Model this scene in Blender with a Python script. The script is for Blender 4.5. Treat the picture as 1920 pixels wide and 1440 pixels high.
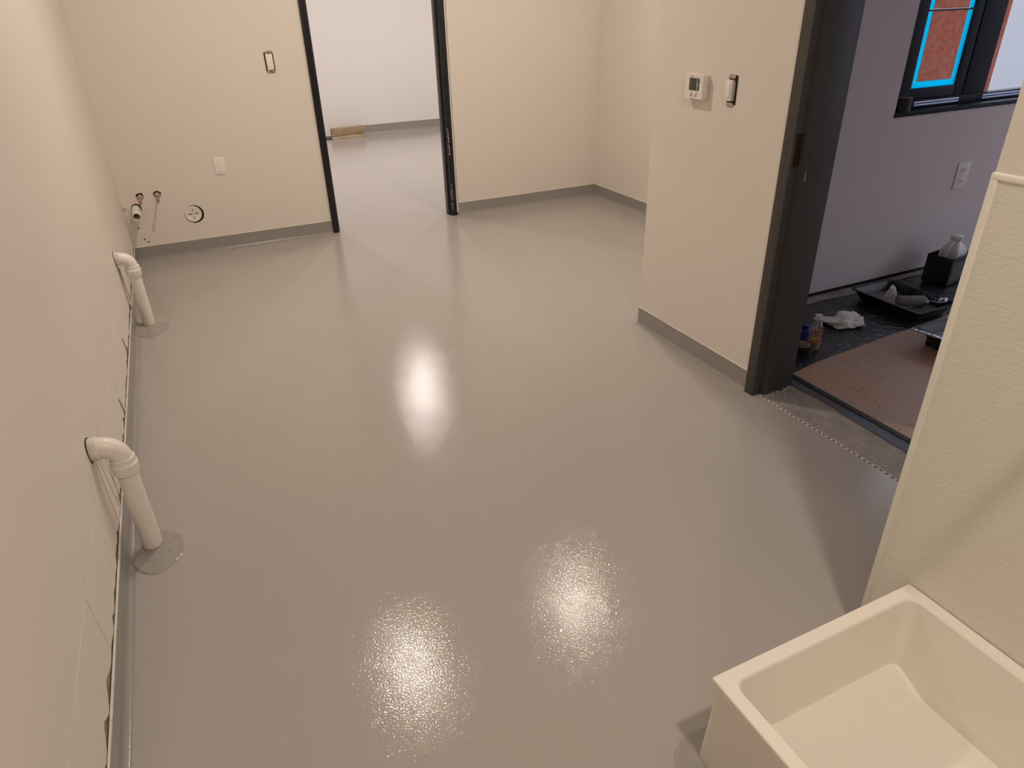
import bpy, bmesh, math, random
from mathutils import Vector, Matrix, noise

random.seed(7)
for o in list(bpy.data.objects):
    bpy.data.objects.remove(o, do_unlink=True)
SC = bpy.context.scene
COL = SC.collection
PI = math.pi

# ------------------------------------------------------------------ camera
cam_data = bpy.data.cameras.new('camera')
cam_data.sensor_fit = 'HORIZONTAL'
cam_data.sensor_width = 36.0
cam_data.lens = 1288.258 / 1920 * 36.0
cam_data.clip_start = 0.02
cam_data.clip_end = 200
cam = bpy.data.objects.new('camera', cam_data)
COL.objects.link(cam)
yaw, pitch, roll = 0.42510, 0.50287, -0.029816
fw = Vector((math.sin(yaw) * math.cos(pitch), math.cos(yaw) * math.cos(pitch), -math.sin(pitch)))
r0 = Vector((math.cos(yaw), -math.sin(yaw), 0))
u0 = r0.cross(fw)
rr = r0 * math.cos(roll) + u0 * math.sin(roll)
uu = -r0 * math.sin(roll) + u0 * math.cos(roll)
mw = Matrix.Identity(4)
for i in range(3):
    mw[i][0] = rr[i]; mw[i][1] = uu[i]; mw[i][2] = -fw[i]
mw.translation = Vector((0.45017, 0.0, 1.54348))
cam.matrix_world = mw
SC.camera = cam

# ------------------------------------------------------------------ exposure and sky
SC.view_settings.view_transform = 'Standard'
SC.view_settings.look = 'None'
SC.view_settings.gamma = 1
SC.view_settings.use_curve_mapping = False
SC.view_settings.exposure = 0.10

world = bpy.data.worlds.new('world')
SC.world = world
world.use_nodes = True
wn = world.node_tree.nodes
wl = world.node_tree.links
wn.clear()
w_out = wn.new('ShaderNodeOutputWorld')
w_bg = wn.new('ShaderNodeBackground')
w_tc = wn.new('ShaderNodeTexCoord')
w_sep = wn.new('ShaderNodeSeparateXYZ')
w_ramp = wn.new('ShaderNodeValToRGB')
w_map = wn.new('ShaderNodeMapRange')
w_map.inputs['From Min'].default_value = -1
wl.new(w_tc.outputs['Generated'], w_sep.inputs[0])
wl.new(w_sep.outputs['Z'], w_map.inputs['Value'])
wl.new(w_map.outputs[0], w_ramp.inputs[0])
w_ramp.color_ramp.elements[0].position = 0.47
w_ramp.color_ramp.elements[0].color = (0.42, 0.42, 0.56, 1)
w_ramp.color_ramp.elements[1].position = 0.56
w_ramp.color_ramp.elements[1].color = (2.3, 2.5, 2.9, 1)
w_ramp.color_ramp.elements[1].position = 0.90
w_e = w_ramp.color_ramp.elements.new(0.55)
w_e.color = (0.52, 0.53, 0.66, 1)
wl.new(w_ramp.outputs[0], w_bg.inputs['Color'])
w_bg.inputs['Strength'].default_value = 1.25
wl.new(w_bg.outputs[0], w_out.inputs[0])

WARM = (1.0, 0.868, 0.75)
COOL = (1.0, 0.895, 0.845)
CEIL = 3.0
# (x, y, watts, colour, disc diameter)
LAMPS = [(1.193, 3.68, 27, WARM), (2.675, 3.709, 23, WARM), (1.15, -0.20, 27, WARM),
         (2.708, 7.88, 30, COOL), (1.15, 7.88, 36, COOL), (4.2, 7.88, 36, COOL)]  # outer pair of far room lamps is added, unseen, to brighten that room

# ------------------------------------------------------------------ materials
def mat(name, base, rough=0.5, metal=0.0, bump=None, mottle=None, spec=0.5, coat=0.0,
        trans=0.0, emit=None, ior=1.45, bump2=None):
    m = bpy.data.materials.new(name)
    m.use_nodes = True
    nt = m.node_tree
    N = nt.nodes; L = nt.links
    b = N['Principled BSDF']
    b.inputs['Base Color'].default_value = (*base, 1)
    b.inputs['Roughness'].default_value = rough
    b.inputs['Metallic'].default_value = metal
    b.inputs['Specular IOR Level'].default_value = spec
    b.inputs['Coat Weight'].default_value = coat
    b.inputs['Coat Roughness'].default_value = 0.08
    b.inputs['Transmission Weight'].default_value = trans
    b.inputs['IOR'].default_value = ior
    geo = N.new('ShaderNodeNewGeometry')
    if mottle:
        sc, amt, col2 = mottle
        n = N.new('ShaderNodeTexNoise'); n.inputs['Scale'].default_value = sc
        n.inputs['Detail'].default_value = 6; n.inputs['Roughness'].default_value = 0.6
        L.new(geo.outputs['Position'], n.inputs['Vector'])
        r = N.new('ShaderNodeMapRange')
        r.inputs['From Min'].default_value = 0.35; r.inputs['From Max'].default_value = 0.65
        r.inputs['To Max'].default_value = amt
        L.new(n.outputs['Fac'], r.inputs['Value'])
        mx = N.new('ShaderNodeMix'); mx.data_type = 'RGBA'
        mx.inputs['A'].default_value = (*base, 1); mx.inputs['B'].default_value = (*col2, 1)
        L.new(r.outputs[0], mx.inputs['Factor'])
        L.new(mx.outputs['Result'], b.inputs['Base Color'])
    prev = None
    for bp in (bump, bump2):
        if bp:
            sc, st, dist = bp[:3]
            n = N.new('ShaderNodeTexNoise'); n.inputs['Scale'].default_value = sc
            n.inputs['Detail'].default_value = 2
            if len(bp) > 3:
                mp = N.new('ShaderNodeMapping'); mp.inputs['Scale'].default_value = bp[3]
                L.new(geo.outputs['Position'], mp.inputs[0]); L.new(mp.outputs[0], n.inputs['Vector'])
            else:
                L.new(geo.outputs['Position'], n.inputs['Vector'])
            bb = N.new('ShaderNodeBump'); bb.inputs['Strength'].default_value = st
            bb.inputs['Distance'].default_value = dist
            L.new(n.outputs['Fac'], bb.inputs['Height'])
            if prev: L.new(prev.outputs[0], bb.inputs['Normal'])
            L.new(bb.outputs[0], b.inputs['Normal'])
            prev = bb
    if emit:
        b.inputs['Emission Color'].default_value = (*emit[0], 1)
        b.inputs['Emission Strength'].default_value = emit[1]
    return m

def specks(m, scale, thresh, col, amt=1.0, stretch=(1, 1, 1)):
    """adds scattered small marks of another colour"""
    N = m.node_tree.nodes; L = m.node_tree.links
    b = N['Principled BSDF']
    geo = N.new('ShaderNodeNewGeometry')
    mp = N.new('ShaderNodeMapping'); mp.inputs['Scale'].default_value = stretch
    n = N.new('ShaderNodeTexNoise'); n.inputs['Scale'].default_value = scale
    n.inputs['Detail'].default_value = 3
    n2 = N.new('ShaderNodeTexNoise'); n2.inputs['Scale'].default_value = scale * 0.12
    L.new(geo.outputs['Position'], mp.inputs[0]); L.new(mp.outputs[0], n.inputs['Vector'])
    L.new(geo.outputs['Position'], n2.inputs['Vector'])
    ad = N.new('ShaderNodeMath'); ad.operation = 'MULTIPLY_ADD'
    ad.inputs[1].default_value = 0.45
    L.new(n2.outputs['Fac'], ad.inputs[0]); L.new(n.outputs['Fac'], ad.inputs[2])
    r = N.new('ShaderNodeMapRange'); r.inputs['From Min'].default_value = thresh
    r.inputs['From Max'].default_value = thresh + 0.03; r.inputs['To Max'].default_value = amt
    L.new(ad.outputs[0], r.inputs['Value'])
    mx = N.new('ShaderNodeMix'); mx.data_type = 'RGBA'
    if b.inputs['Base Color'].is_linked:
        L.new(b.inputs['Base Color'].links[0].from_socket, mx.inputs['A'])
    else:
        mx.inputs['A'].default_value = b.inputs['Base Color'].default_value
    mx.inputs['B'].default_value = (*col, 1)
    L.new(r.outputs[0], mx.inputs['Factor'])
    L.new(mx.outputs['Result'], b.inputs['Base Color'])
    return m

M = {}
M['paint'] = mat('wall_paint', (0.77, 0.715, 0.645), 0.42, bump=(260, 0.12, 0.0006), mottle=(1.6, 0.35, (0.755, 0.70, 0.62)), spec=0.35)
M['patch'] = specks(mat('patched_drywall', (0.77, 0.715, 0.645), 0.55, bump=(90, 0.25, 0.001), mottle=(9, 0.3, (0.72, 0.66, 0.59)), spec=0.25),
                    95, 0.935, (0.16, 0.11, 0.08), 0.8)
M['paint_far'] = mat('far_room_paint', (0.80, 0.775, 0.76), 0.45, bump=(260, 0.1, 0.0006), spec=0.3)
M['paint_side'] = mat('side_room_paint', (0.72, 0.67, 0.67), 0.5, bump=(220, 0.15, 0.0006), spec=0.3)
M['ceiling'] = mat('ceiling_paint', (0.80, 0.79, 0.77), 0.7)
M['torn'] = mat('torn_paper_edge', (0.20, 0.145, 0.10), 0.9)
M['filler'] = mat('fresh_filler', (0.80, 0.76, 0.66), 0.6, bump=(70, 0.5, 0.003), mottle=(30, 0.5, (0.70, 0.64, 0.52)))
M['cavity'] = mat('torn_drywall_core', (0.45, 0.35, 0.24), 0.9, bump=(160, 0.7, 0.003), mottle=(60, 0.9, (0.20, 0.14, 0.09)))
M['epoxy'] = mat('grey_epoxy', (0.397, 0.367, 0.340), 0.05, bump=(180, 0.46, 0.0010), mottle=(0.9, 0.4, (0.410, 0.378, 0.348)), spec=0.31, bump2=(5, 0.03, 0.006))
M['cove'] = mat('shaded_epoxy_cove', (0.305, 0.286, 0.268), 0.22, bump=(60, 0.25, 0.002), mottle=(3, 0.4, (0.32, 0.30, 0.28)), spec=0.5)  # same epoxy as the floor, darkened for the shade on upright faces
M['resin'] = mat('wet_resin', (0.31, 0.288, 0.265), 0.05, bump=(40, 0.5, 0.004), mottle=(14, 0.8, (0.35, 0.325, 0.298)), spec=0.55, coat=0.3)
M['bead'] = mat('white_bead', (0.80, 0.77, 0.70), 0.45, bump=(40, 0.5, 0.002), mottle=(30, 0.5, (0.62, 0.56, 0.48)))
M['pvc'] = mat('pvc_white', (0.84, 0.79, 0.715), 0.30, mottle=(18, 0.25, (0.75, 0.70, 0.61)), spec=0.5)
M['pvc'] = specks(M['pvc'], 120, 0.99, (0.25, 0.18, 0.12), 0.7)
M['hole'] = mat('dark_hole', (0.02, 0.014, 0.01), 0.9)
M['pipe_inside'] = mat('pipe_inside', (0.20, 0.17, 0.15), 0.6)
M['copper'] = mat('copper', (0.72, 0.42, 0.28), 0.3, metal=0.9, mottle=(70, 0.7, (0.35, 0.2, 0.13)))
M['plate'] = mat('plate_plastic', (0.86, 0.82, 0.76), 0.35, spec=0.5)
M['steel'] = mat('galvanised_steel', (0.62, 0.58, 0.52), 0.35, metal=0.9, mottle=(120, 0.6, (0.3, 0.26, 0.22)))
M['black_frame'] = mat('black_painted_steel', (0.012, 0.012, 0.013), 0.28, spec=0.5, bump=(60, 0.15, 0.001))
M['scrape'] = mat('scraped_primer', (0.45, 0.45, 0.46), 0.6, bump=(200, 0.6, 0.002))
M['grey_frame'] = mat('charcoal_painted_steel', (0.060, 0.056, 0.053), 0.38, spec=0.45, bump=(90, 0.18, 0.001), mottle=(6, 0.3, (0.068, 0.064, 0.060)))
M['frp'] = mat('pebbled_wall_panel', (0.745, 0.72, 0.64), 0.36, bump=(105, 0.3, 0.0028, (1, 0.5, 1.3)), spec=0.45)
M['trim'] = mat('panel_trim', (0.80, 0.77, 0.68), 0.35)
M['basin'] = mat('cast_stone', (0.84, 0.79, 0.705), 0.40, mottle=(7, 0.2, (0.82, 0.765, 0.68)), spec=0.5, bump=(400, 0.05, 0.0005))
M['therm'] = mat('thermostat_plastic', (0.84, 0.78, 0.72), 0.4)
M['lcd'] = mat('lcd_screen', (0.060, 0.062, 0.045), 0.12, spec=0.6)
M['lcd_edge'] = mat('lcd_sticker', (0.42, 0.42, 0.40), 0.3)
M['ink'] = mat('grey_ink', (0.28, 0.24, 0.21), 0.6)
M['black'] = mat('black_plastic', (0.012, 0.012, 0.013), 0.42, spec=0.5)
M['sheet'] = mat('black_poly_sheet', (0.022, 0.024, 0.028), 0.30, spec=0.6, bump=(22, 0.9, 0.012), bump2=(90, 0.5, 0.003))
M['concrete'] = specks(mat('raw_concrete', (0.42, 0.375, 0.34), 0.72, bump=(45, 0.6, 0.003), mottle=(11, 0.9, (0.28, 0.25, 0.225))), 60, 0.90, (0.60, 0.55, 0.50), 0.6)
M['rosin'] = specks(mat('red_rosin_paper', (0.52, 0.325, 0.215), 0.42, bump=(12, 0.25, 0.008), mottle=(2.6, 0.9, (0.47, 0.32, 0.25)), spec=0.5),
                    75, 0.905, (0.07, 0.045, 0.035), 0.9, (1.4, 0.9, 1))
M['blue_tape'] = mat('blue_grey_edging', (0.085, 0.10, 0.135), 0.45, bump=(30, 0.4, 0.003))
M['dark_edge'] = mat('dark_edging', (0.02, 0.019, 0.020), 0.5, bump=(40, 0.5, 0.004))
M['winframe'] = mat('window_frame_paint', (0.007, 0.009, 0.018), 0.42, spec=0.22)
M['kraft0'] = mat('kraft_paper', (0.50, 0.265, 0.20), 0.7, bump=(25, 0.6, 0.006), mottle=(22, 0.8, (0.58, 0.33, 0.25)))
M['sill_sheen'] = mat('sky_sheen_blue', (0.62, 0.72, 0.92), 0.3, metal=0.6)  # daylight reflected along the sill, put into a pale blue colour
M['tape_grey'] = mat('duct_tape', (0.33, 0.35, 0.43), 0.4)
M['white_rag'] = mat('white_cloth', (0.80, 0.77, 0.73), 0.8, bump=(120, 0.5, 0.003))
M['wet_paint'] = mat('olive_grey_paint', (0.27, 0.275, 0.215), 0.25, bump=(18, 0.5, 0.008), mottle=(14, 0.8, (0.12, 0.12, 0.10)), coat=0.5)
M['nap'] = mat('roller_nap', (0.22, 0.215, 0.21), 0.85, bump=(220, 0.8, 0.004))
M['chrome'] = mat('chrome_wire', (0.8, 0.82, 0.88), 0.15, metal=1.0)
M['silver'] = mat('foil', (0.62, 0.66, 0.78), 0.18, metal=0.9, bump=(50, 0.9, 0.008))
M['jug'] = mat('translucent_jug', (0.72, 0.70, 0.70), 0.3, spec=0.5)
M['cap'] = mat('white_cap', (0.80, 0.76, 0.72), 0.4)
M['box'] = mat('black_carton', (0.016, 0.016, 0.018), 0.5, bump=(20, 0.2, 0.004))
M['label_grey'] = mat('dark_grey_label', (0.10, 0.10, 0.115), 0.4, mottle=(40, 0.8, (0.05, 0.05, 0.055)))

M['yellow'] = mat('yellow_liquid', (0.45, 0.36, 0.06), 0.15)
M['red_label'] = mat('red_label', (0.50, 0.06, 0.03), 0.4, mottle=(60, 0.8, (0.50, 0.40, 0.32)))
M['blue'] = mat('blue_tape_roll', (0.012, 0.035, 0.22), 0.5)
M['tape_core'] = mat('card_core', (0.45, 0.40, 0.34), 0.7)
M['wood'] = mat('weathered_timber', (0.42, 0.31, 0.18), 0.7, bump=(30, 0.6, 0.004, (1, 6, 6)), mottle=(9, 0.9, (0.30, 0.21, 0.12)))
M['wood_pale'] = mat('pale_timber', (0.55, 0.44, 0.28), 0.7, bump=(30, 0.6, 0.004, (1, 6, 6)), mottle=(14, 0.8, (0.42, 0.33, 0.22)))
M['lamp_white'] = mat('lamp_trim', (0.85, 0.85, 0.85), 0.4)
M['ground'] = mat('outdoor_ground', (0.150, 0.148, 0.158), 0.9, mottle=(2, 0.5, (0.14, 0.138, 0.148)))

# window glass: thin clear sheet
mg = bpy.data.materials.new('window_glass'); mg.use_nodes = True
N = mg.node_tree.nodes; L = mg.node_tree.links; N.clear()
o_ = N.new('ShaderNodeOutputMaterial'); t_ = N.new('ShaderNodeBsdfTransparent'); g_ = N.new('ShaderNodeBsdfGlossy')
x_ = N.new('ShaderNodeMixShader'); x_.inputs[0].default_value = 0.06
g_.inputs['Roughness'].default_value = 0.02
L.new(t_.outputs[0], x_.inputs[1]); L.new(g_.outputs[0], x_.inputs[2]); L.new(x_.outputs[0], o_.inputs[0])
M['glass'] = mg
# translucent tape and film, lit from behind by the sky
def translucent(name, col, mix=0.85, col2=None):
    m = bpy.data.materials.new(name); m.use_nodes = True
    N = m.node_tree.nodes; L = m.node_tree.links; N.clear()
    o = N.new('ShaderNodeOutputMaterial'); t = N.new('ShaderNodeBsdfTranslucent'); d = N.new('ShaderNodeBsdfDiffuse')
    x = N.new('ShaderNodeMixShader'); x.inputs[0].default_value = mix
    t.inputs[0].default_value = (*col, 1); d.inputs[0].default_value = (*col, 1)
    if col2:
        ge = N.new('ShaderNodeNewGeometry'); n = N.new('ShaderNodeTexNoise'); n.inputs['Scale'].default_value = 38
        n.inputs['Detail'].default_value = 5; mx = N.new('ShaderNodeMix'); mx.data_type = 'RGBA'
        rm = N.new('ShaderNodeMapRange'); rm.inputs['From Min'].default_value = .38; rm.inputs['From Max'].default_value = .62
        mx.inputs['A'].default_value = (*col, 1); mx.inputs['B'].default_value = (*col2, 1)
        L.new(ge.outputs['Position'], n.inputs['Vector']); L.new(n.outputs['Fac'], rm.inputs['Value']); L.new(rm.outputs[0], mx.inputs['Factor'])
        L.new(mx.outputs['Result'], t.inputs[0]); L.new(mx.outputs['Result'], d.inputs[0])
    L.new(d.outputs[0], x.inputs[1]); L.new(t.outputs[0], x.inputs[2]); L.new(x.outputs[0], o.inputs[0])
    return m
mc = mg.copy(); mc.name = 'clear_bottle_plastic'
for nd in mc.node_tree.nodes:
    if nd.type == 'MIX_SHADER': nd.inputs[0].default_value = 0.22
    if nd.type == 'BSDF_GLOSSY': nd.inputs['Roughness'].default_value = 0.12
M['clear'] = mc
M['cyan'] = translucent('blue_masking_tape', (0.0, 0.78, 1.0), 1.0)
M['kraft'] = translucent('backlit_kraft_paper', (0.85, 0.43, 0.33), 0.42, (0.90, 0.56, 0.46))
M['flap'] = translucent('torn_white_flap', (0.9, 0.85, 0.9), 0.8)

# ------------------------------------------------------------------ mesh helpers
WORLD_POS = {}
class MB:
    def __init__(s): s.v = []; s.f = []; s.m = None
    def add(s, vs, fs):
        b = len(s.v); s.v += [Vector(p) for p in vs]; s.f += [[b + i for i in f] for f in fs]
        return s
    def box(s, x0, x1, y0, y1, z0, z1):
        x0, x1 = min(x0, x1), max(x0, x1); y0, y1 = min(y0, y1), max(y0, y1); z0, z1 = min(z0, z1), max(z0, z1)
        vs = [(x0,y0,z0),(x1,y0,z0),(x1,y1,z0),(x0,y1,z0),(x0,y0,z1),(x1,y0,z1),(x1,y1,z1),(x0,y1,z1)]
        return s.add(vs, [(0,3,2,1),(4,5,6,7),(0,1,5,4),(1,2,6,5),(2,3,7,6),(3,0,4,7)])
    def prism(s, pts, axis, a, b):
        """polygon pts (2-D) extruded along axis from a to b"""
        def P(p, h):
            return {'x': (h, p[0], p[1]), 'y': (p[0], h, p[1]), 'z': (p[0], p[1], h)}[axis]
        n = len(pts)
        vs = [P(p, a) for p in pts] + [P(p, b) for p in pts]
        fs = [list(range(n))[::-1], list(range(n, 2 * n))]
        fs += [(i, (i + 1) % n, n + (i + 1) % n, n + i) for i in range(n)]
        return s.add(vs, fs)
    def rings(s, rings, cap0=True, cap1=True, closed=True):
        n = len(rings[0]); vs = [p for r in rings for p in r]; fs = []
        for k in range(len(rings) - 1):
            for i in range(n if closed else n - 1):
                j = (i + 1) % n
                fs.append((k * n + i, k * n + j, (k + 1) * n + j, (k + 1) * n + i))
        if cap0: fs.append(list(range(n))[::-1])
        if cap1: fs.append([(len(rings) - 1) * n + i for i in range(n)])
        return s.add(vs, fs)
    def tube(s, path, rad, n=20, cap=True):
        path = [Vector(p) for p in path]
        rads = rad if isinstance(rad, (list, tuple)) else [rad] * len(path)
        t0 = (path[1] - path[0]).normalized()
        ref = Vector((0, 0, 1)) if abs(t0.z) < 0.9 else Vector((1, 0, 0))
        a = t0.cross(ref).normalized()
        R = []
        for i, p in enumerate(path):
            if i == 0: t = t0
            elif i == len(path) - 1: t = (path[i] - path[i-1]).normalized()
            else: t = ((path[i+1] - p).normalized() + (p - path[i-1]).normalized()).normalized()
            a = (a - t * a.dot(t)).normalized(); b = t.cross(a)
            R.append([p + (a * math.cos(2*PI*k/n) + b * math.sin(2*PI*k/n)) * rads[i] for k in range(n)])
        return s.rings(R, cap, cap)
    def lathe(s, prof, c=(0, 0, 0), axis='z', n=28, cap0=True, cap1=True):
        """prof: (radius, height) pairs along axis"""
        c = Vector(c); R = []
        for r, h in prof:
            ring = []
            for k in range(n):
                ca, sa = math.cos(2*PI*k/n) * r, math.sin(2*PI*k/n) * r
                ring.append(c + Vector({'z': (ca, sa, h), 'x': (h, ca, sa), 'y': (sa, h, ca)}[axis]))
            R.append(ring)
        return s.rings(R, cap0, cap1)
    def xf(s, mtx):
        s.v = [mtx @ p for p in s.v]; return s
    def build(s, name, m, parent=None, bevel=0, smooth=False, seg=2, sharp=0.7):
        me = bpy.data.meshes.new(name)
        org = WORLD_POS.get(parent.name, Vector((0, 0, 0))) if parent else Vector((0, 0, 0))
        me.from_pydata([tuple(p - org) for p in s.v], [], s.f)
        me.validate()
        bm = bmesh.new(); bm.from_mesh(me)
        bmesh.ops.recalc_face_normals(bm, faces=bm.faces)
        if bevel:
            es = [e for e in bm.edges if len(e.link_faces) == 2 and e.calc_face_angle(0) > 0.6]
            bmesh.ops.bevel(bm, geom=es, offset=bevel, segments=seg, profile=0.6, affect='EDGES', clamp_overlap=True)
        bm.to_mesh(me); bm.free()
        me.materials.append(m)
        if smooth or bevel:
            for p in me.polygons: p.use_smooth = True
            me.set_sharp_from_angle(angle=sharp)
        o = bpy.data.objects.new(name, me)
        COL.objects.link(o)
        if parent: o.parent = parent
        WORLD_POS[o.name] = org
        return o

def empty(name, loc, label=None, cat=None, group=None, kind=None):
    o = bpy.data.objects.new(name, None)
    o.empty_display_size = 0.05
    COL.objects.link(o); o.location = loc
    WORLD_POS[o.name] = Vector(loc)
    return tag(o, label, cat, group, kind)

def tag(o, label=None, cat=None, group=None, kind=None):
    if label: o['label'] = label
    if cat: o['category'] = cat
    if group: o['group'] = group
    if kind: o['kind'] = kind
    return o

def struct(o, label=None, cat=None):
    o['kind'] = 'structure'
    if label: o['label'] = label
    if cat: o['category'] = cat
    return o

def rounded(x0, x1, y0, y1, r, z, n=6):
    pts = []
    for cx, cy, a0 in ((x1-r, y1-r, 0), (x0+r, y1-r, 90), (x0+r, y0+r, 180), (x1-r, y0+r, 270)):
        for k in range(n + 1):
            a = math.radians(a0 + 90 * k / n)
            pts.append(Vector((cx + r*math.cos(a), cy + r*math.sin(a), z)))
    return pts

# measured planes of the place
YB = 5.481      # back wall face
XR = 2.514      # thermostat wall face
YC = 2.853      # its far corner
XRec = 3.822    # recess wall face
YF = 10.22      # far room's end wall
HB = 0.097      # cove base height
TB = 0.12       # back wall thickness
DX0, DX1 = 1.411, 2.487      # outer edges of back door frame
DY0, DY1 = 2.008, 0.90       # outer edges of right door frame
XW2 = 2.72      # side-room face of the door wall
YW = 2.692      # window wall face
XP, YP = 1.8315, 0.816       # shower partition face and end
HD = 2.13

# ------------------------------------------------------------------ structure
m = MB()
fl = [(-0.02, -2.0), (2.530, -2.0), (2.530, 2.05), (XR + .004, 2.05), (XR + .004, YC + .02), (XRec + .02, YC + .02), (XRec + .02, YB + .01),
      (2.44, YB + .01), (2.44, YB + TB), (5.6, YB + TB), (5.6, YF + .02), (-1.0, YF + .02), (-1.0, YB + TB), (1.46, YB + TB), (1.46, YB + .01), (-0.02, YB + .01)]
m.prism(fl, 'z', -0.02, 0.0)
struct(m.build('floor', M['epoxy']), 'glossy pale grey epoxy floor with soft lamp reflections', 'floor')

# low concrete slab under the doorway and the side room
struct(MB().box(2.530, 7.0, -2.0, 2.85, -0.03, -0.003).build('floor_side', M['concrete']), 'raw concrete slab at the threshold of the right doorway', 'floor')

# left wall: upper board, recessed cavity, patched boards below
wl_ = MB().box(-0.14, 0, -2.0, YB + TB, 0.3155, CEIL).box(-0.14, -0.011, -2.0, YB + TB, 0, 0.3155).build('wall_left', M['paint'])
struct(wl_, 'long cream left wall, patched along its foot', 'wall')
MB().box(-0.0109, -0.0100, -2.0, YB, 0.0, 0.3150).box(-.010, -.0035, -2.0, YB, .09, .150).build('torn_core', M['cavity'], wl_)
cuts = [(-2.0, -2.0), (0.30, 0.33), (1.544, 1.566), (2.128, 2.126), (2.268, 2.264), (2.900, 2.914), (3.522, 3.532), (4.262, 4.20), (YB, YB)]
zt, zb = 0.3145, 0.1055
rj = random.Random(3)
for i in range(len(cuts) - 1):
    (a1, a0), (b1, b0) = cuts[i], cuts[i + 1]
    g = 0.0018
    wide = 0.010 if i in (4,) else 0
    bot = []
    nseg = max(4, int((b0 - a0) / 0.022))
    for k in range(nseg + 1):
        y = a0 + g + (b0 - a0 - 2 * g) * k / nseg
        v = noise.noise(Vector((y * 3.1, 2.2, 0))) * 0.5 + noise.noise(Vector((y * 14, 5.2, 0)))
        z = zb + max(0.0, v + .2) * 0.036 + (0.016 * rj.random() if rj.random() < 0.10 else 0)
        bot.append((y, z))
    bot[0] = (bot[0][0] + wide, bot[0][1] + wide * 0.6)
    pts = [(a1 + g, zt), (b1 - g, zt)] + bot[::-1]
    xo = 0.0002
    if i == 3:      # fresh filler strip under the nearer pipe, standing a little proud and torn at its foot
        pts = [(a1 + .006, .352), (b1 - .030, .347), (b1 - .006, .30), (b1 - .004, .24), (b1 - .012, .20), (b1 - .004, .15), (b1 - .016, .118), (b1 - .05, .108), (a1 + .05, .112), (a1 + .004, .104)]
        xo = 0.0022
    MB().prism(pts, 'x', -0.010, xo).build('drywall_panel', M['filler'] if i == 3 else M['patch'], wl_)
# open cracks beside the cut-outs under the pipes
def crack(pts, w):
    L_ = [(y - w * (.6 + .5 * noise.noise(Vector((z * 60, y, 0)))), z) for y, z in pts]
    R_ = [(y + w * (.6 + .5 * noise.noise(Vector((z * 70, y, 5)))), z) for y, z in pts]
    MB().prism(L_ + R_[::-1], 'x', 0.0, 0.0027).build('crack', M['torn'], wl_)
def zig(y0, z0, y1, z1, n=14, amp=.003):
    return [(y0 + (y1 - y0) * k / n + amp * noise.noise(Vector((k * 1.7, y0, z0))), z0 + (z1 - z0) * k / n) for k in range(n + 1)]
crack(zig(2.165, .352, 2.205, .125), .0016)
crack(zig(2.262, .285, 2.268, .108), .0022)
crack(zig(2.222, .150, 2.250, .105, 6), .0040)
crack(zig(4.235, .330, 4.300, .110), .0020)
crack(zig(4.205, .345, 4.215, .240, 8), .0024)
crack(zig(3.500, .200, 3.530, .108, 8), .0035)
crack(zig(2.870, .190, 2.905, .108, 8), .0040)
# ridge of filler along the joint
for (y0, y1) in ((-1.5, 1.5), (1.58, 2.05), (2.36, 2.88), (2.95, 3.5), (3.56, 4.1)):
    n = int((y1 - y0) / 0.05); path = []; rad = []
    for k in range(n + 1):
        y = y0 + (y1 - y0) * k / n
        path.append((-0.0004, y, 0.3160 + 0.0012 * noise.noise(Vector((y * 9, 0, 0)))))
        rad.append(max(0.0002, 0.0006 + 0.0016 * noise.noise(Vector((y * 21, 3, 0)))))
    MB().tube(path, rad, 6).build('filler_ridge', M['paint'], wl_, smooth=True)

# back wall with its doorway
struct(MB().box(-0.14, DX0 + .004, YB, YB + TB, 0, CEIL).box(DX1 - .004, XRec + .12, YB, YB + TB, 0, CEIL)
       .box(DX0, DX1, YB, YB + TB, HD + .03, CEIL).build('wall_back', M['paint']), 'cream back wall with a black framed doorway', 'wall')
# thermostat wall with the right doorway, running on behind the partition
struct(MB().box(XR, XW2, DY0 - .004, YC, 0, CEIL).box(XR, XW2, -2.0, DY1 + .004, 0, CEIL).box(XR, XW2, DY1, DY0, HD + .03, CEIL)
       .build('wall_right', M['paint']), 'cream wall with the thermostat beside the right doorway', 'wall')
struct(MB().box(XRec, XRec + .12, YC, YB + .02, 0, CEIL).build('wall_recess', M['paint']), 'cream wall of the recess behind the thermostat wall', 'wall')
struct(MB().box(-2.0, 2.6, -2.12, -2.0, 0, CEIL).build('wall_front', M['paint']))
# far room shell
struct(MB().box(-1.1, 5.7, YF, YF + .12, 0, CEIL).build('wall_far', M['paint_far']), 'bright white wall of the far room seen through the back doorway', 'wall')
struct(MB().box(-1.12, -1.0, YB + TB, YF, 0, CEIL).build('wall_far_left', M['paint_far']))
struct(MB().box(5.6, 5.72, YB + TB, YF, 0, CEIL).build('wall_far_right', M['paint_far']))
struct(MB().box(-1.12, -0.14, YB, YB + TB, 0, CEIL).box(XRec + .12, 5.72, YB, YB + TB, 0, CEIL).build('wall_far_front', M['paint_far']))
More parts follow.
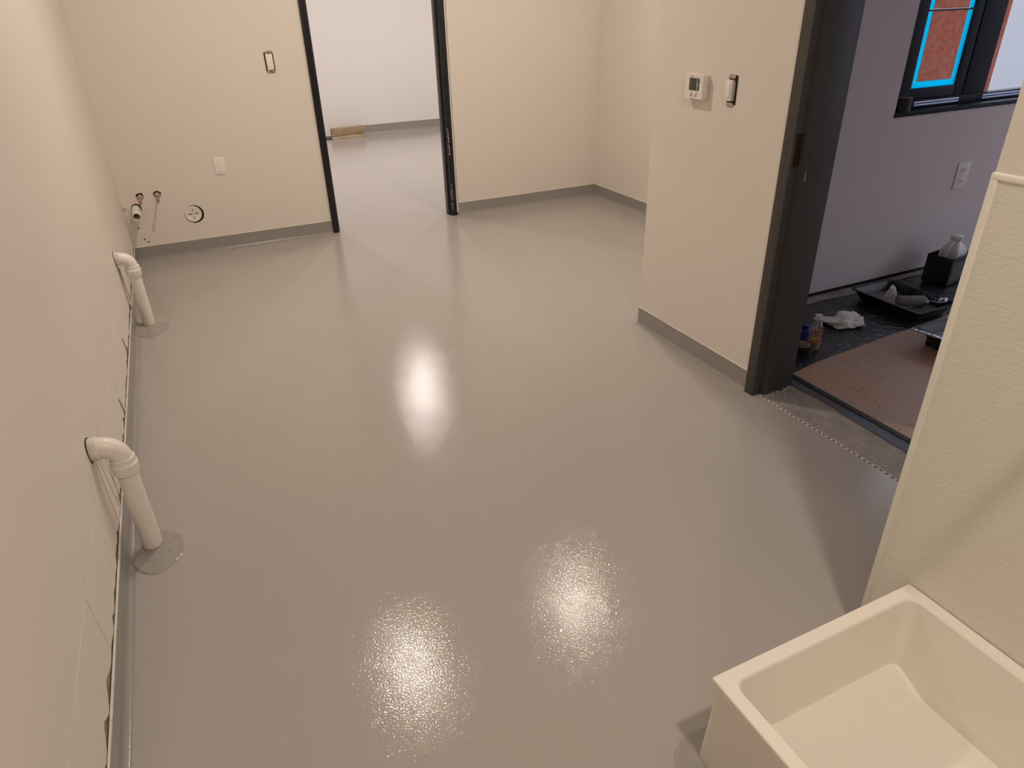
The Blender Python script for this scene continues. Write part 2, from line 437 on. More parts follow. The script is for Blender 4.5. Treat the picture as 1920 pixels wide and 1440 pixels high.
# side room shell
WX0, WX1, WZ0, WZ1 = 3.972, 6.10, 0.963, 2.35
struct(MB().box(XW2, WX0, YW, YC, 0.024, CEIL).box(WX0, WX1, YW, YC, 0.024, WZ0).box(WX0, WX1, YW, YC, WZ1, CEIL).box(WX1, 7.0, YW, YC, 0.024, CEIL)
       .build('wall_side', M['paint_side']), 'grey-lilac wall of the side room under the black window', 'wall')
struct(MB().box(XW2, 7.0, YW + .012, YC, -0.003, 0.024).build('gap_shade', M['hole']))  # dark fill painted in for the shade of the gap under the wall
struct(MB().box(7.0, 7.12, -2.0, -1.7, -.003, CEIL).box(7.0, 7.12, 2.3, YC, -.003, CEIL).box(7.0, 7.12, -1.7, 2.3, -.003, .30).box(7.0, 7.12, -1.7, 2.3, 2.75, CEIL).build('wall_side_right', M['paint_side']))
w2 = struct(empty('fill_window', (7.06, .3, .30)), 'unseen black framed window added in the right wall to brighten the side room', 'window')  # added out of view, lets more daylight into the side room
for (a, b, c, d) in ((-1.7, 2.3, .30, .36), (-1.7, 2.3, 2.69, 2.75), (-1.7, -1.64, .36, 2.69), (2.24, 2.3, .36, 2.69), (.27, .33, .36, 2.69)):
    MB().box(7.02, 7.09, a, b, c, d).build('frame_bar', M['winframe'], w2)
MB().box(7.05, 7.054, -1.64, 2.24, .36, 2.69).build('pane', M['glass'], w2)
struct(MB().box(2.6, 7.12, -2.12, -2.0, 0, CEIL).build('wall_side_front', M['paint_side']))
struct(MB().box(XW2, XW2 + .01, -2.0, DY1 - .01, -.003, CEIL).box(XW2, XW2 + .01, DY0 + .01, YW, -.003, CEIL).build('wall_side_left', M['paint_side']))
struct(MB().prism([(-0.14, -2.12), (7.12, -2.12), (7.12, YC), (XRec + .12, YC), (XRec + .12, YB), (5.72, YB), (5.72, YF + .12), (-1.12, YF + .12), (-1.12, YB), (-0.14, YB)],
       'z', CEIL, CEIL + .1).build('ceiling', M['ceiling']))
struct(MB().box(-250, 250, -250, 250, -0.6, -0.5).build('ground', M['ground']))

# partition with the pebbled wall panel
ZP = 1.235
pw = struct(MB().box(XP, XP + .12, -2.0, YP, 0, CEIL).build('wall_partition', M['paint']), 'cream partition with a pebbled splash panel beside the mop basin', 'wall')
MB().box(XP - .003, XP, -1.2, YP - .010, HB * 0, ZP).build('splash_panel', M['frp'], pw)
cp = MB(); prof = [(XP, ZP - .002), (XP - .0055, ZP - .001), (XP - .0062, ZP + .004), (XP - .0045, ZP + .009), (XP, ZP + .011)]
cp.prism(prof, 'y', -1.2, YP + .002)
cp.build('cap_trim', M['trim'], pw, smooth=True)
MB().box(XP - .0052, XP + .002, YP - .012, YP + .0025, 0.012, ZP).build('edge_trim', M['trim'], pw, bevel=.001)

# ------------------------------------------------------------------ cove bases
def cove_profile(HB=HB):
    p = [(0, HB), (0.004, HB), (0.004, 0.020)]
    for k in range(1, 9):
        a = math.radians(90 * k / 8)
        p.append((0.004 + 0.019 * (1 - math.cos(a)), 0.020 - 0.0195 * math.sin(a)))
    p += [(0.024, -0.004), (0, -0.004)]
    return p
def cove(name, p0, p1, nrm, label, cap=M['bead'], m0=0, m1=0, HB=HB):
    """m0/m1: how far the ends are mitred per unit of profile depth"""
    p0 = Vector((*p0, 0)); p1 = Vector((*p1, 0)); nrm = Vector((*nrm, 0)); d = (p1 - p0).normalized()
    R = []
    n = max(1, int((p1 - p0).length / 0.12))
    for k in range(n + 1):
        t = k / n
        ring = []
        for (a, z) in cove_profile(HB):
            w = 0.0011 * noise.noise(Vector((t * (p1 - p0).length * 4, z * 30, 3))) if a > 0.001 else 0
            sh = d * (a * m0 * (1 - t) - a * m1 * t)
            ring.append(p0.lerp(p1, t) + nrm * (a + w) + sh + Vector((0, 0, z)))
        R.append(ring)
    o = MB().rings(R).build(name, M['cove'], smooth=True)
    struct(o, label, 'baseboard')
    R = []
    for k in range(n * 2 + 1):
        t = k / n / 2
        q = p0.lerp(p1, t)
        w = 0.0012 * noise.noise(Vector((t * (p1 - p0).length * 7, 8, 3)))
        h = 0.0045 if cap is M['bead'] and name == 'baseboard_left' else 0.002
        R.append([q + Vector((0, 0, HB)), q + nrm * (0.0058 + w) + Vector((0, 0, HB)), q + nrm * (0.0058 + w) + Vector((0, 0, HB + h)), q + nrm*.0003 + Vector((0, 0, HB + h))])
    MB().rings(R).build('cap_strip', cap, o)
    return o
cove('baseboard_left', (0, -2.0), (0, YB), (1, 0), 'grey epoxy cove base along the patched left wall', m1=1)
cove('baseboard_back', (0, YB), (DX0, YB), (0, -1), 'grey epoxy cove base left of the back doorway', m0=1)
cove('baseboard_back_right', (DX1, YB), (XRec, YB), (0, -1), 'grey epoxy cove base right of the back doorway', m1=1)
cove('baseboard_recess', (XRec, YB), (XRec, YC), (-1, 0), 'grey epoxy cove base of the recess wall', m0=1)
cove('baseboard_right', (XR, DY0), (XR, YC), (-1, 0), 'grey epoxy cove base under the thermostat', m1=-1)
cove('baseboard_corner', (XR, YC), (XRec, YC), (0, 1), None, m0=-1)
cove('baseboard_far', (2.83, YF), (5.6, YF), (0, -1), 'grey cove base of the far room, right of the timber blocks', HB=.118)
bl = MB().box(2.20, 2.70, YF - .006, YF, 0, .012).build('dark_strip', M['hole'])  # dark strip along the foot of the far wall
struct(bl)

# ------------------------------------------------------------------ door frames
d1 = struct(empty('door_1', (1.95, YB, 0)), 'narrow black steel frame of the back doorway', 'door frame')
def jamb_prism(pts, name, matl, par, z0=0.0, z1=HD, bevel=.0015):
    return MB().prism(pts, 'z', z0, z1).build(name, matl, par, bevel=bevel)
fy0, fy1 = YB - .014, YB + TB + .014
jamb_prism([(DX0, fy0), (DX0 + .046, fy0), (DX0 + .046, YB + .03), (DX0 + .060, YB + .03), (DX0 + .060, YB + .095), (DX0 + .046, YB + .095), (DX0 + .046, fy1), (DX0, fy1)], 'jamb', M['black_frame'], d1)
jr = jamb_prism([(DX1 - .024, fy0), (DX1 - .070, fy0), (DX1 - .070, YB + .03), (DX1 - .084, YB + .03), (DX1 - .084, YB + .095), (DX1 - .070, YB + .095), (DX1 - .070, fy1), (DX1 - .024, fy1)], 'jamb', M['black_frame'], d1)
MB().box(DX1 - .025, DX1 - .010, fy0 + .008, YB + .02, HB * .2, HD).build('caulk_bead', M['paint'], jr)
MB().box(DX0, DX1 - .024, fy0, fy1, HD - .046, HD).build('head', M['black_frame'], d1, bevel=.0015)
MB().box(DX0 + .0595, DX0 + .061, YB + .045, YB + .075, 0.92, 1.04).build('strike_plate', M['steel'], d1)
# scraped spots on the right jamb's edge
rs = random.Random(5)
for zc, ln in ((0.60, .20), (0.15, .19)):
    mm = MB()
    for k in range(26):
        z = zc + (rs.random() - .5) * ln; w = rs.uniform(.001, .0045); h = rs.uniform(.004, .012)
        x = DX1 - .060 + rs.uniform(-.003, .004)
        mm.box(x - w, x + w, fy0 - .0008, fy0 + .002, z - h, z + h)
    sc_ = mm.build('scrape_marks', M['scrape'], jr)

d2 = struct(empty('door_2', (XR, 1.45, 0)), 'wide charcoal steel frame of the right doorway', 'door frame')
def right_jamb(y, s):
    # s = +1 far jamb (profile grows towards -y), -1 near jamb
    x0, x1 = XR - .012, XW2 + .014
    p = [(x0, y), (x0, y - s*.050), (x0 + .048, y - s*.050), (x0 + .048, y - s*.066), (x1 - .048, y - s*.066), (x1 - .048, y - s*.050), (x1, y - s*.050), (x1, y)]
    return jamb_prism(p, 'jamb', M['grey_frame'], d2, 0.0, HD, .002)
rj1 = right_jamb(DY0, 1)
right_jamb(DY1, -1)
MB().box(XR - .012, XW2 + .014, DY1 - .0, DY0, HD, HD + .05).build('head', M['grey_frame'], d2)
# strike cut-out and screw on the far jamb
MB().box(XR + .002, XR + .034, DY0 - .0512, DY0 - .046, 0.985, 1.105).build('strike_recess', M['hole'], rj1)
MB().lathe([(.0001, 0), (.004, 0), (.004, .001), (.0001, .001)], (XR + .060, DY0 - .0672, 1.03), 'y', 10).build('screw', M['hole'], rj1)
MB().lathe([(.0001, 0), (.004, 0), (.004, .001), (.0001, .001)], (XR + .060, DY0 - .0672, 0.30), 'y', 10).build('screw', M['hole'], rj1)
MB().box(XR + .058, XR + .062, DY0 - .0668, DY0 - .065, 0.93, 0.965).build('scratch', M['scrape'], rj1)
# crumbs of filler at the jamb foot
mm = MB(); rs = random.Random(9)
for k in range(34):
    x = XR + rs.uniform(-.012, .20); y = DY0 - .052 - rs.uniform(0, .03) - (0.016 if x > XR + .04 else 0); r = rs.uniform(.0015, .005)
    mm.lathe([(r*.6, -.002), (r, r*.3), (r*.5, r)], (x, y, 0.0), 'z', 5)
tag(mm.build('plaster_crumbs', M['bead']), 'pale plaster crumbs at the foot of the charcoal jamb', 'crumbs', kind='stuff')

# ------------------------------------------------------------------ threshold
# perforated metal edge of the epoxy at the doorway
ed = empty('edge_strip', (2.531, 1.5, 0), 'perforated pale metal edge strip between grey floor and concrete threshold', 'floor edging')
MB().box(2.5295, 2.5318, 0.95, 1.955, -.003, .0012).box(2.5400, 2.5430, 0.95, 1.955, -.003, .0012).build('rail', M['bead'], ed)
mm = MB(); y = 0.955
while y < 1.95:
    mm.box(2.5318, 2.5400, y, y + .0075, -.003, .0011); y += .0245
mm.build('tab', M['bead'], ed)['kind'] = 'stuff'
MB().box(2.5318, 2.5400, 0.95, 1.955, -.003, -.0004).build('slot_shadow', M['hole'], ed)

def ribbon(name, path0, path1, matl, z0, z1, parent=None):
    """strip between two polylines in plan"""
    n = len(path0); vs = []
    for (a, b) in zip(path0, path1):
        vs += [(*a, z0), (*b, z0), (*b, z1), (*a, z1)]
    R = [vs[4*i:4*i+4] for i in range(n)]
    return MB().rings(R).build(name, matl, parent)
p0, p1, p2, p3 = [], [], [], []
for k in range(29):
    y = 0.72 + 1.31 * k / 28
    w = .006 * noise.noise(Vector((y * 3, 1, 0)))
    p0.append((2.735 + w - .05 * (1 - k/28) * .5 + (.012 if 20 < k < 25 else 0), y)); p1.append((2.782 + w * .3, y))
    p2.append((2.782 + w * .3, y)); p3.append((2.806, y))
tag(ribbon('edging_tape', p0, p1, M['blue_tape'], -.003, .0012), 'blue-grey tape band along the concrete threshold', 'tape')
tag(ribbon('floor_edging', p2, p3, M['dark_edge'], -.003, .006), 'dark edging strip between blue-grey tape and reddish paper', 'floor edging')

# reddish floor protection paper in the side room
pts = [(2.806, -1.9), (6.6, -1.9), (6.6, 2.30), (5.2, 2.22), (4.06, 2.150), (3.6, 2.118), (3.04, 2.078), (2.90, 2.058), (2.806, 2.040)]
tag(MB().prism(pts, 'z', -.003, .0035).build('floor_paper', M['rosin']), 'reddish brown protection paper with dark specks on side room floor', 'paper')

# black plastic sheet between paper and window wall
def sheet_y0(x):
    for (xa, ya), (xb, yb_) in (((2.70, 2.010), (3.04, 2.070)), ((3.04, 2.070), (4.06, 2.147)), ((4.06, 2.147), (9, 2.30))):
        if x <= xb: return ya + (yb_ - ya) * (x - xa) / (xb - xa)
nx, ny = 110, 34
vs = []; fs = []
for i in range(nx + 1):
    x = 2.765 + (5.6 - 2.765) * i / nx
    ya = sheet_y0(x) - .002 + .003 * noise.noise(Vector((x * 6, 0, 0)))
    yb = 2.612 + .012 * noise.noise(Vector((x * 4, 9, 0))) + (.03 if x > 4.05 else 0)
    for j in range(ny + 1):
        y = ya + (yb - ya) * j / ny
        w = abs(noise.noise(Vector((x * 5 + 2, y * 9, 0)))) * .010 + abs(noise.noise(Vector((x * 13, y * 17, 4)))) * .005
        e = min(j, ny - j, 3) / 3
        vs.append((x, y, 0.0040 + w * e))
for i in range(nx):
    for j in range(ny):
        a = i * (ny + 1) + j
        fs.append((a, a + ny + 1, a + ny + 2, a + 1))
sh = MB().add(vs, fs).build('plastic_sheet', M['sheet'], smooth=True)
tag(sh, 'wrinkled black plastic sheet on the floor below the window wall', 'sheet')

# ------------------------------------------------------------------ drain pipes on the left wall
def drain_pipe(y, xb, zc, label):
    t = empty('drain_pipe', (xb, y, 0), label, 'pipe', 'white drain pipes on the left wall')
    r = 0.0305; R = 0.052
    path = [(-0.03, y, zc), (0.004, y, zc), (xb - R, y, zc)]
    for k in range(1, 11):
        a = math.radians(90 * k / 10)
        path.append((xb - R + R * math.sin(a), y, zc - R + R * math.cos(a)))
    path.append((xb, y, zc - R - .012))
    MB().tube(path, r * 1.06, 32).build('elbow', M['pvc'], t, smooth=True)
    MB().lathe([(r*1.02, -.030), (r*1.18, -.030), (r*1.18, .012), (r*1.22, .014), (r*1.22, .020), (r*1.05, .021)], (0.006, y, zc), 'x', 32).build('collar', M['pvc'], t, smooth=True)
    zz = zc - R
    MB().lathe([(r*1.02, zz - .050), (r*1.22, zz - .050), (r*1.24, zz - .046), (r*1.24, zz - .030), (r*1.30, zz - .028), (r*1.30, zz - .016), (r*1.20, zz - .013), (r*1.18, zz + .004), (r*1.02, zz + .005)],
               (xb, y, 0), 'z', 36).build('coupling', M['pvc'], t, smooth=True)
    MB().lathe([(r, 0.0), (r, zz - .03)], (xb, y, 0), 'z', 36).build('riser', M['pvc'], t, smooth=True)
    MB().lathe([(r + .0006, .001), (r + .006, .001), (r + .0006, .006)], (xb, y, 0), 'z', 36, cap0=False, cap1=False).build('dirty_ring', M['cavity'], t, smooth=True)
    h = MB()
    pts = []
    for k in range(26):
        a = 2 * PI * k / 26
        q = (r * 1.22 + .002 + .005 * abs(noise.noise(Vector((math.cos(a) * 2, math.sin(a) * 2, y)))) + (.010 * max(0, math.cos(a - 2.4)) ** 6))
        pts.append((y + q * math.cos(a), zc + q * math.sin(a)))
    h.prism(pts, 'x', 0.0004, 0.0016).build('wall_hole', M['hole'], t)
    return t
drain_pipe(2.112, 0.075, 0.402, 'white plastic drain pipe bending into the left wall, the nearer one')
drain_pipe(4.172, 0.072, 0.398, 'white plastic drain pipe bending into the left wall, the farther one')

def puddle(name, cx, cy, rx, ry, h, seed, label, hole=None):
    rings = []
    n = 64
    prof = [(1.0, 0.0), (0.975, .7), (0.93, 1.25), (0.86, .9), (0.75, .7), (0.6, .75), (.4, .8), (.2, .9), (0.02, 1.0)]
    for s_, hh in prof:
        ring = []
        for k in range(n):
            a = 2 * PI * k / n
            w = 1 + .09 * noise.noise(Vector((math.cos(a) * 1.3 + seed, math.sin(a) * 1.3, 0))) + .03 * noise.noise(Vector((math.cos(a) * 5 + seed, math.sin(a) * 5, 2)))
            x = cx + rx * s_ * w * math.cos(a); y = cy + ry * s_ * w * math.sin(a)
            ring.append((max(x, 0.006), y, 0.0004 + h * hh * (1 + .5 * noise.noise(Vector((x * 30, y * 30, seed))))))
        rings.append(ring)
    P_ = MB().rings(rings, True, True)
    rb = random.Random(int(seed))
    for k in range(16):
        a = rb.uniform(-2.4, .6); q = rb.choice((.93, .93, .62, .5)); e = rb.uniform(.0015, .0034)
        bx_, by_ = cx + rx * q * math.cos(a), cy + ry * q * math.sin(a)
        if bx_ > .02: P_.lathe([(e, h * .7), (e * .85, h * .7 + e * .5), (e * .5, h * .7 + e * .8), (.0002, h * .7 + e * .9)], (bx_, by_, 0), 'z', 10)
    o = P_.build(name, M['resin'], smooth=True)
    tag(o, label, 'puddle')
    return o
puddle('resin_puddle', 0.088, 2.070, 0.082, 0.112, .0026, 1.0, 'glossy resin puddle around the foot of the nearer drain pipe')
puddle('resin_puddle', 0.088, 4.085, 0.088, 0.120, .0026, 4.0, 'glossy resin puddle around the foot of the farther drain pipe')
puddle('resin_puddle', 1.262, 0.700, 0.098, 0.085, .0030, 7.0, 'glossy resin puddle at the corner foot of the mop basin')
# drips of uncured resin along the cove left of the back door
mm = MB(); rs = random.Random(12)
for k in range(46):
    x = rs.triangular(.55, 1.40, 1.0); r = rs.uniform(.003, .010)
    y = YB - .022 - rs.uniform(0, .035)
    mm.lathe([(r, .0002), (r * .9, r * .22), (r * .4, r * .38), (.0002, r * .4)], (x, y, 0), 'z', 8)
tag(mm.build('resin_drips', M['cove'], smooth=True), 'shiny resin drips along the base left of the back doorway', 'drips', kind='stuff')

# ------------------------------------------------------------------ stubs on the back wall
def copper_stub(x, z, label):
    t = empty('copper_stub', (x, YB, z), label, 'pipe stub', 'copper stubs on the back wall')
    pts = []
    for k in range(22):
        a = 2 * PI * k / 22; q = .024 + .005 * noise.noise(Vector((math.cos(a) * 2, math.sin(a) * 2, x * 9)))
        pts.append((x + q * math.cos(a), z + .012 + q * math.sin(a) * .95))
    MB().prism(pts, 'y', YB - .0015, YB - .0002).build('wall_hole', M['hole'], t)
    MB().lathe([(.008, -.004), (.019, -.003), (.018, -.009), (.010, -.012)], (x, YB, z + .006), 'y', 24).build('grommet', M['steel'], t, smooth=True)
    MB().tube([(x, YB + .01, z + .006), (x, YB - .135, z - .006)], .0085, 18).build('tube', M['copper'], t, smooth=True)
    MB().lathe([(.0088, .003), (.0115, .002), (.0115, -.012), (.0060, -.0125)], (x, YB - .135, z - .006), 'y', 18).build('end_fitting', M['copper'], t, smooth=True)
    return t
copper_stub(0.1295, 0.437, 'copper pipe stub in the back wall above the white stub')
copper_stub(0.2400, 0.439, 'copper pipe stub in the back wall, right of its twin')
t = empty('drain_stub', (0.078, YB, .375), 'open white plastic pipe stub low in the back corner', 'pipe stub')
R = []
xs, zs = 0.084, 0.366
for yy, r in ((YB + .01, .0285), (YB - .150, .0285), (YB - .152, .0275), (YB - .152, .0235), (YB - .06, .0235)):
    R.append([Vector((xs + r * math.cos(a), yy, zs + r * math.sin(a) - (YB - yy) * .14)) for a in [2 * PI * k / 28 for k in range(28)]])
MB().rings(R, True, False).build('tube', M['pvc'], t, smooth=True)
MB().lathe([(.0234, 0), (.0234, .001)], (xs, YB - .062, zs - .0087), 'y', 28).build('inside', M['pipe_inside'], t)
MB().lathe([(.033, -.0018), (.033, -.0004)], (xs + .003, YB, zs + .003), 'y', 24).build('wall_hole', M['hole'], t)
t = MB().lathe([(.009, .012), (.009, -.022), (.006, -.024)], (.019, YB, .392), 'y', 14).build('pipe_nub', M['pvc'], smooth=True)
tag(t, 'small white plastic nub in the back left corner', 'pipe stub')
for (x, z) in ((.066, .232), (.083, .150), (.104, .128)):
    MB().lathe([(.0055, -.0012), (.0055, .0004)], (x, YB, z), 'y', 9).build('screw_hole', M['hole'], bpy.data.objects['wall_back'])
# clean-out plug
t = empty('cleanout_plug', (.4439, YB, .2837), 'round white clean-out plug in a dark hole of the back wall', 'plug')
pts = []
for k in range(40):
    a = 2 * PI * k / 40; q = .0625 + .002 * noise.noise(Vector((math.cos(a) * 3, math.sin(a) * 3, 2)))
    pts.append((.4475 + q * math.cos(a), .2825 + q * math.sin(a)))
MB().prism(pts, 'y', YB - .0014, YB - .0002).build('wall_hole', M['hole'], t)
pl_ = MB().lathe([(.0555, 0), (.0555, -.006), (.052, -.0085), (.047, -.0065), (.0002, -.0065)], (.4395, YB, .2845), 'y', 44).build('cap', M['pvc'], t, smooth=True)
mm = MB()
for dx, dz, w, h in ((-.030, .002, .004, .006), (-.021, .002, .004, .006), (-.012, .001, .003, .006), (.012, .001, .003, .006), (.021, .002, .004, .006), (.029, .002, .004, .006),
                     (0, .030, .006, .003), (-.001, .021, .005, .003), (0, -.022, .006, .003), (.001, -.031, .005, .003), (.0, .0, .003, .003)):
    mm.box(.4395 + dx - w, .4395 + dx + w, YB - .0075, YB - .0062, .2845 + dz - h, .2845 + dz + h)
mm.build('embossed_marks', M['ink'], pl_)

# ------------------------------------------------------------------ plates and switches
def plate_blank(x, z):
    t = empty('blank_plate', (x, YB, z), 'blank white cover plate on the back wall', 'wall plate')
    MB().box(x - .036, x + .036, YB - .0055, YB, z - .058, z + .058).build('plate', M['plate'], t, bevel=.002)
    for dz in (.042, -.042):
        MB().lathe([(.0036, -.0065), (.0036, -.005)], (x, YB, z + dz), 'y', 12).build('screw', M['steel'], t)
plate_blank(.687, .596)

t = empty('wall_switch', (1.156, YB, 1.2475), 'uncovered white rocker switch on the back wall, left of the black doorway', 'switch')
x, z = 1.1565, 1.2475
MB().box(x - .031, x + .031, YB - .0016, YB - .0003, z - .060, z + .060).build('box_opening', M['hole'], t)
for s in (1, -1):
    MB().box(x - .025, x + .027, YB - .006, YB - .001, z + s * .061 - .009, z + s * .061 + .009).build('strap_end', M['steel'], t, bevel=.001)
    MB().lathe([(.004, -.0075), (.004, -.005)], (x, YB, z + s * .061), 'y', 10).build('screw', M['hole'], t)
MB().box(x - .0225, x + .0225, YB - .014, YB - .001, z - .050, z + .050).build('body', M['plate'], t, bevel=.0015)
MB().box(x - .0165, x + .0165, YB - .017, YB - .013, z - .033, z + .033).build('rocker', M['plate'], t, bevel=.002)

t = empty('wall_switch', (XR, 2.331, 1.223), 'uncovered white rocker switch right of the thermostat', 'switch')
y, z = 2.331, 1.2225
MB().box(XR - .0016, XR - .0003, y - .029, y + .022, z - .052, z + .056).build('box_opening', M['hole'], t)
for s in (1, -1):
    MB().box(XR - .004, XR - .001, y - .016, y + .018, z + s * .053 - .008, z + s * .053 + .008).build('strap_end', M['steel'], t, bevel=.001)
MB().box(XR - .016, XR - .001, y - .012, y + .024, z - .038, z + .040).build('body', M['plate'], t, bevel=.0015)
MB().box(XR - .020, XR - .015, y - .007, y + .019, z - .026, z + .028).build('rocker', M['plate'], t, bevel=.002)
MB().box(XR - .006, XR - .001, y - .022, y - .016, z - .036, z + .034).build('side_clip', M['steel'], t)

t = empty('thermostat', (XR, 2.535, 1.222), 'white wall thermostat with a small dark screen', 'thermostat')
MB().box(XR - .010, XR, 2.475, 2.590, 1.172, 1.270).build('back_plate', M['therm'], t, bevel=.002)
pts = rounded(2.470, 2.594, 1.1765, 1.2745, .007, 0, 4)
bd = MB()
R = []
for xx, s in ((XR - .010, 0), (XR - .029, 0), (XR - .033, .0035)):
    R.append([Vector((xx, min(max(p.x, 2.470 + s), 2.594 - s), min(max(p.y - (0.0025 if p.x < 2.53 else 0), 1.174 + s), 1.2745 - s))) for p in pts])
bd.rings(R).build('case', M['therm'], t, smooth=True)
sx = XR - .0345
fr = MB().box(sx, sx + .003, 2.497, 2.561, 1.210, 1.258).build('screen', M['lcd'], t, bevel=.001)
MB().box(sx - .0006, sx + .001, 2.503, 2.512, 1.212, 1.255).build('screen_edge', M['lcd_edge'], fr)
for yy, zz in ((2.501, 1.247), (2.501, 1.221)):
    MB().lathe([(.006, -.0009), (.006, .001)], (sx, yy, zz), 'x', 12).build('side_button', M['lcd'], t)
for yy in (2.549, 2.518):
    MB().lathe([(.0085, .002), (.0085, -.002), (.006, -.0035), (.0002, -.0035)], (sx, yy, 1.197), 'x', 16).build('button', M['therm'], t, smooth=True)
    MB().lathe([(.0098, .0012), (.0098, .0005)], (sx, yy, 1.1965), 'x', 16).build('button_groove', M['ink'], t)
MB().box(sx + .0008, sx + .0018, 2.534, 2.552, 1.2635, 1.2665).build('marking', M['ink'], t)

# duplex outlet of the side room
t = empty('wall_outlet', (4.684, YW, .58), 'white duplex outlet on the side room wall', 'outlet')
MB().box(4.628, 4.740, YW - .006, YW, .500, .655).build('plate', M['plate'], t, bevel=.002)
for dz in (.032, -.032):
    s_ = MB().box(4.662, 4.706, YW - .009, YW - .004, .5775 + dz - .020, .5775 + dz + .020).build('socket', M['plate'], t, bevel=.0015)
    for dx in (-.009, .007):
        MB().box(4.684 + dx - .0018, 4.684 + dx + .0018, YW - .0094, YW - .0085, .5775 + dz - .006, .5775 + dz + .008).build('slot', M['hole'], s_)

# ------------------------------------------------------------------ mop basin
bs = empty('mop_basin', (1.52, .42, 0), 'cream cast stone mop basin in the lower right corner', 'basin')
X0, X1, Y0, Y1, ZT = 1.221, 1.8255, 0.115, 0.7195, 0.283
RW = .031
R = [rounded(X0, X1, Y0, Y1, .006, ZT - .024), rounded(X0, X1, Y0, Y1, .006, ZT - .003), rounded(X0 + .002, X1 - .002, Y0 + .002, Y1 - .002, .006, ZT),
     rounded(X0 + RW, X1 - RW, Y0 + RW, Y1 - RW, .026, ZT), rounded(X0 + RW + .003, X1 - RW - .003, Y0 + RW + .003, Y1 - RW - .003, .026, ZT - .004),
     rounded(X0 + RW + .022, X1 - RW - .024, Y0 + RW + .024, Y1 - RW - .020, .028, .108),
     rounded(X0 + RW + .024, X1 - RW - .027, Y0 + RW + .026, Y1 - RW - .024, .026, .096),
     rounded(X0 + RW + .028, X1 - RW - .031, Y0 + RW + .030, Y1 - RW - .112, .020, .060),
     rounded(1.46, 1.58, .36, .48, .05, .050)]
MB().rings(R, False, False).build('bowl', M['basin'], bs, smooth=True, sharp=0.28)
def shell_loop(x0, x1, y0, y1, rad, z, flare):
    pts = []
    corners = ((x1 - rad, y1 - rad, 0), (x0 + rad, y1 - rad, 90), (x0 + rad, y0 + rad, 180), (x1 - rad, y0 + rad, 270))
    for q, (cx, cy, a0) in enumerate(corners):
        for k in range(7):
            a = math.radians(a0 + 15 * k)
            pts.append(Vector((cx + rad * math.cos(a), cy + rad * math.sin(a), z)))
        nx_, ny_, _ = corners[(q + 1) % 4]
        a = math.radians(a0 + 90)
        e0 = pts[-1]; e1 = Vector((nx_ + rad * math.cos(a), ny_ + rad * math.sin(a), z))
        for k in range(1, 24):
            pts.append(e0.lerp(e1, k / 24))
    for p in pts:
        if p.y > .6: p.y += flare
    return pts
def arch(p):
    """height of the skirt's lower edge: feet at the corners, raised between them"""
    dx = min(abs(p.x - X0), abs(p.x - X1)); dy = min(abs(p.y - Y0), abs(p.y - Y1 - .015))
    d = max(dx, dy)
    t_ = min(1, max(0, (d - .045) / .055))
    return .078 * (3 * t_ * t_ - 2 * t_ ** 3)
rings_ = []
for z, rad, ins, fl_ in ((ZT - .0235, .012, .004, 0), (ZT - .06, .020, .0045, .003), (.14, .026, .005, .011), (.0, .028, .005, .022)):
    rings_.append(shell_loop(X0 + ins, X1 - .002, Y0 + ins, Y1 - ins, rad, z, fl_))
for p in rings_[-1]: p.z = arch(p)
for p in rings_[-2]: p.z = max(.14, p.z)
inn = shell_loop(X0 + .022, X1 - .020, Y0 + .022, Y1 - .022, .012, 0, .020)
for p, q in zip(inn, rings_[-1]): p.z = q.z
rings_.append(inn)
rings_.append(shell_loop(X0 + .022, X1 - .020, Y0 + .022, Y1 - .022, .012, ZT - .03, 0))
MB().rings(rings_, False, False).build('skirt', M['basin'], bs, smooth=True)
dr = MB().lathe([(.045, 0), (.045, .004), (.030, .003), (.0002, .001)], (1.52, .42, .052), 'z', 28).build('drain', M['steel'], bs, smooth=True)

# service faucet on the partition above the basin (just outside the photograph, its shadow is in it)
t = empty('service_faucet', (XP, .41, 1.20), 'chrome service faucet on the partition above the basin', 'faucet')
MB().box(XP - .030, XP, .31, .51, 1.205, 1.245).build('body', M['chrome'], t, bevel=.01)
MB().tube([(XP - .02, .41, 1.225), (XP - .20, .41, 1.225), (XP - .215, .41, 1.215), (XP - .22, .41, 1.18)], .012, 16).build('spout', M['chrome'], t, smooth=True)
for yy in (.33, .49):
    MB().tube([(XP - .03, yy, 1.225), (XP - .065, yy, 1.225)], .016, 14).build('handle', M['chrome'], t, smooth=True)

# ------------------------------------------------------------------ window of the side room
w1 = struct(empty('window_1', (5.0, 2.75, WZ0)), 'black framed window masked with brown paper and blue tape', 'window')
FY0, FY1 = 2.735, 2.800
def bar(name, x0, x1, z0, z1, y0=FY0, y1=FY1, matl='winframe', par=None, bev=.003):
    return MB().box(x0, x1, y0, y1, z0, z1).build(name, M[matl], par or w1, bevel=bev)
bar('sill', WX0, WX1, WZ0 - .002, .985, YW - .008, YC)
bar('frame_rail', WX0, WX1, .985, 1.030, 2.748, FY1)
bar('frame_rail', WX0, WX1, WZ1 - .05, WZ1)
bar('frame_stile', WX0, 4.055, 1.03, WZ1 - .05, 2.750)
bar('mullion', 4.590, 4.775, 1.03, WZ1 - .05, 2.758)
bar('mullion', 5.40, 5.50, 1.03, WZ1 - .05)
bar('frame_stile', WX1 - .06, WX1, 1.03, WZ1 - .05)
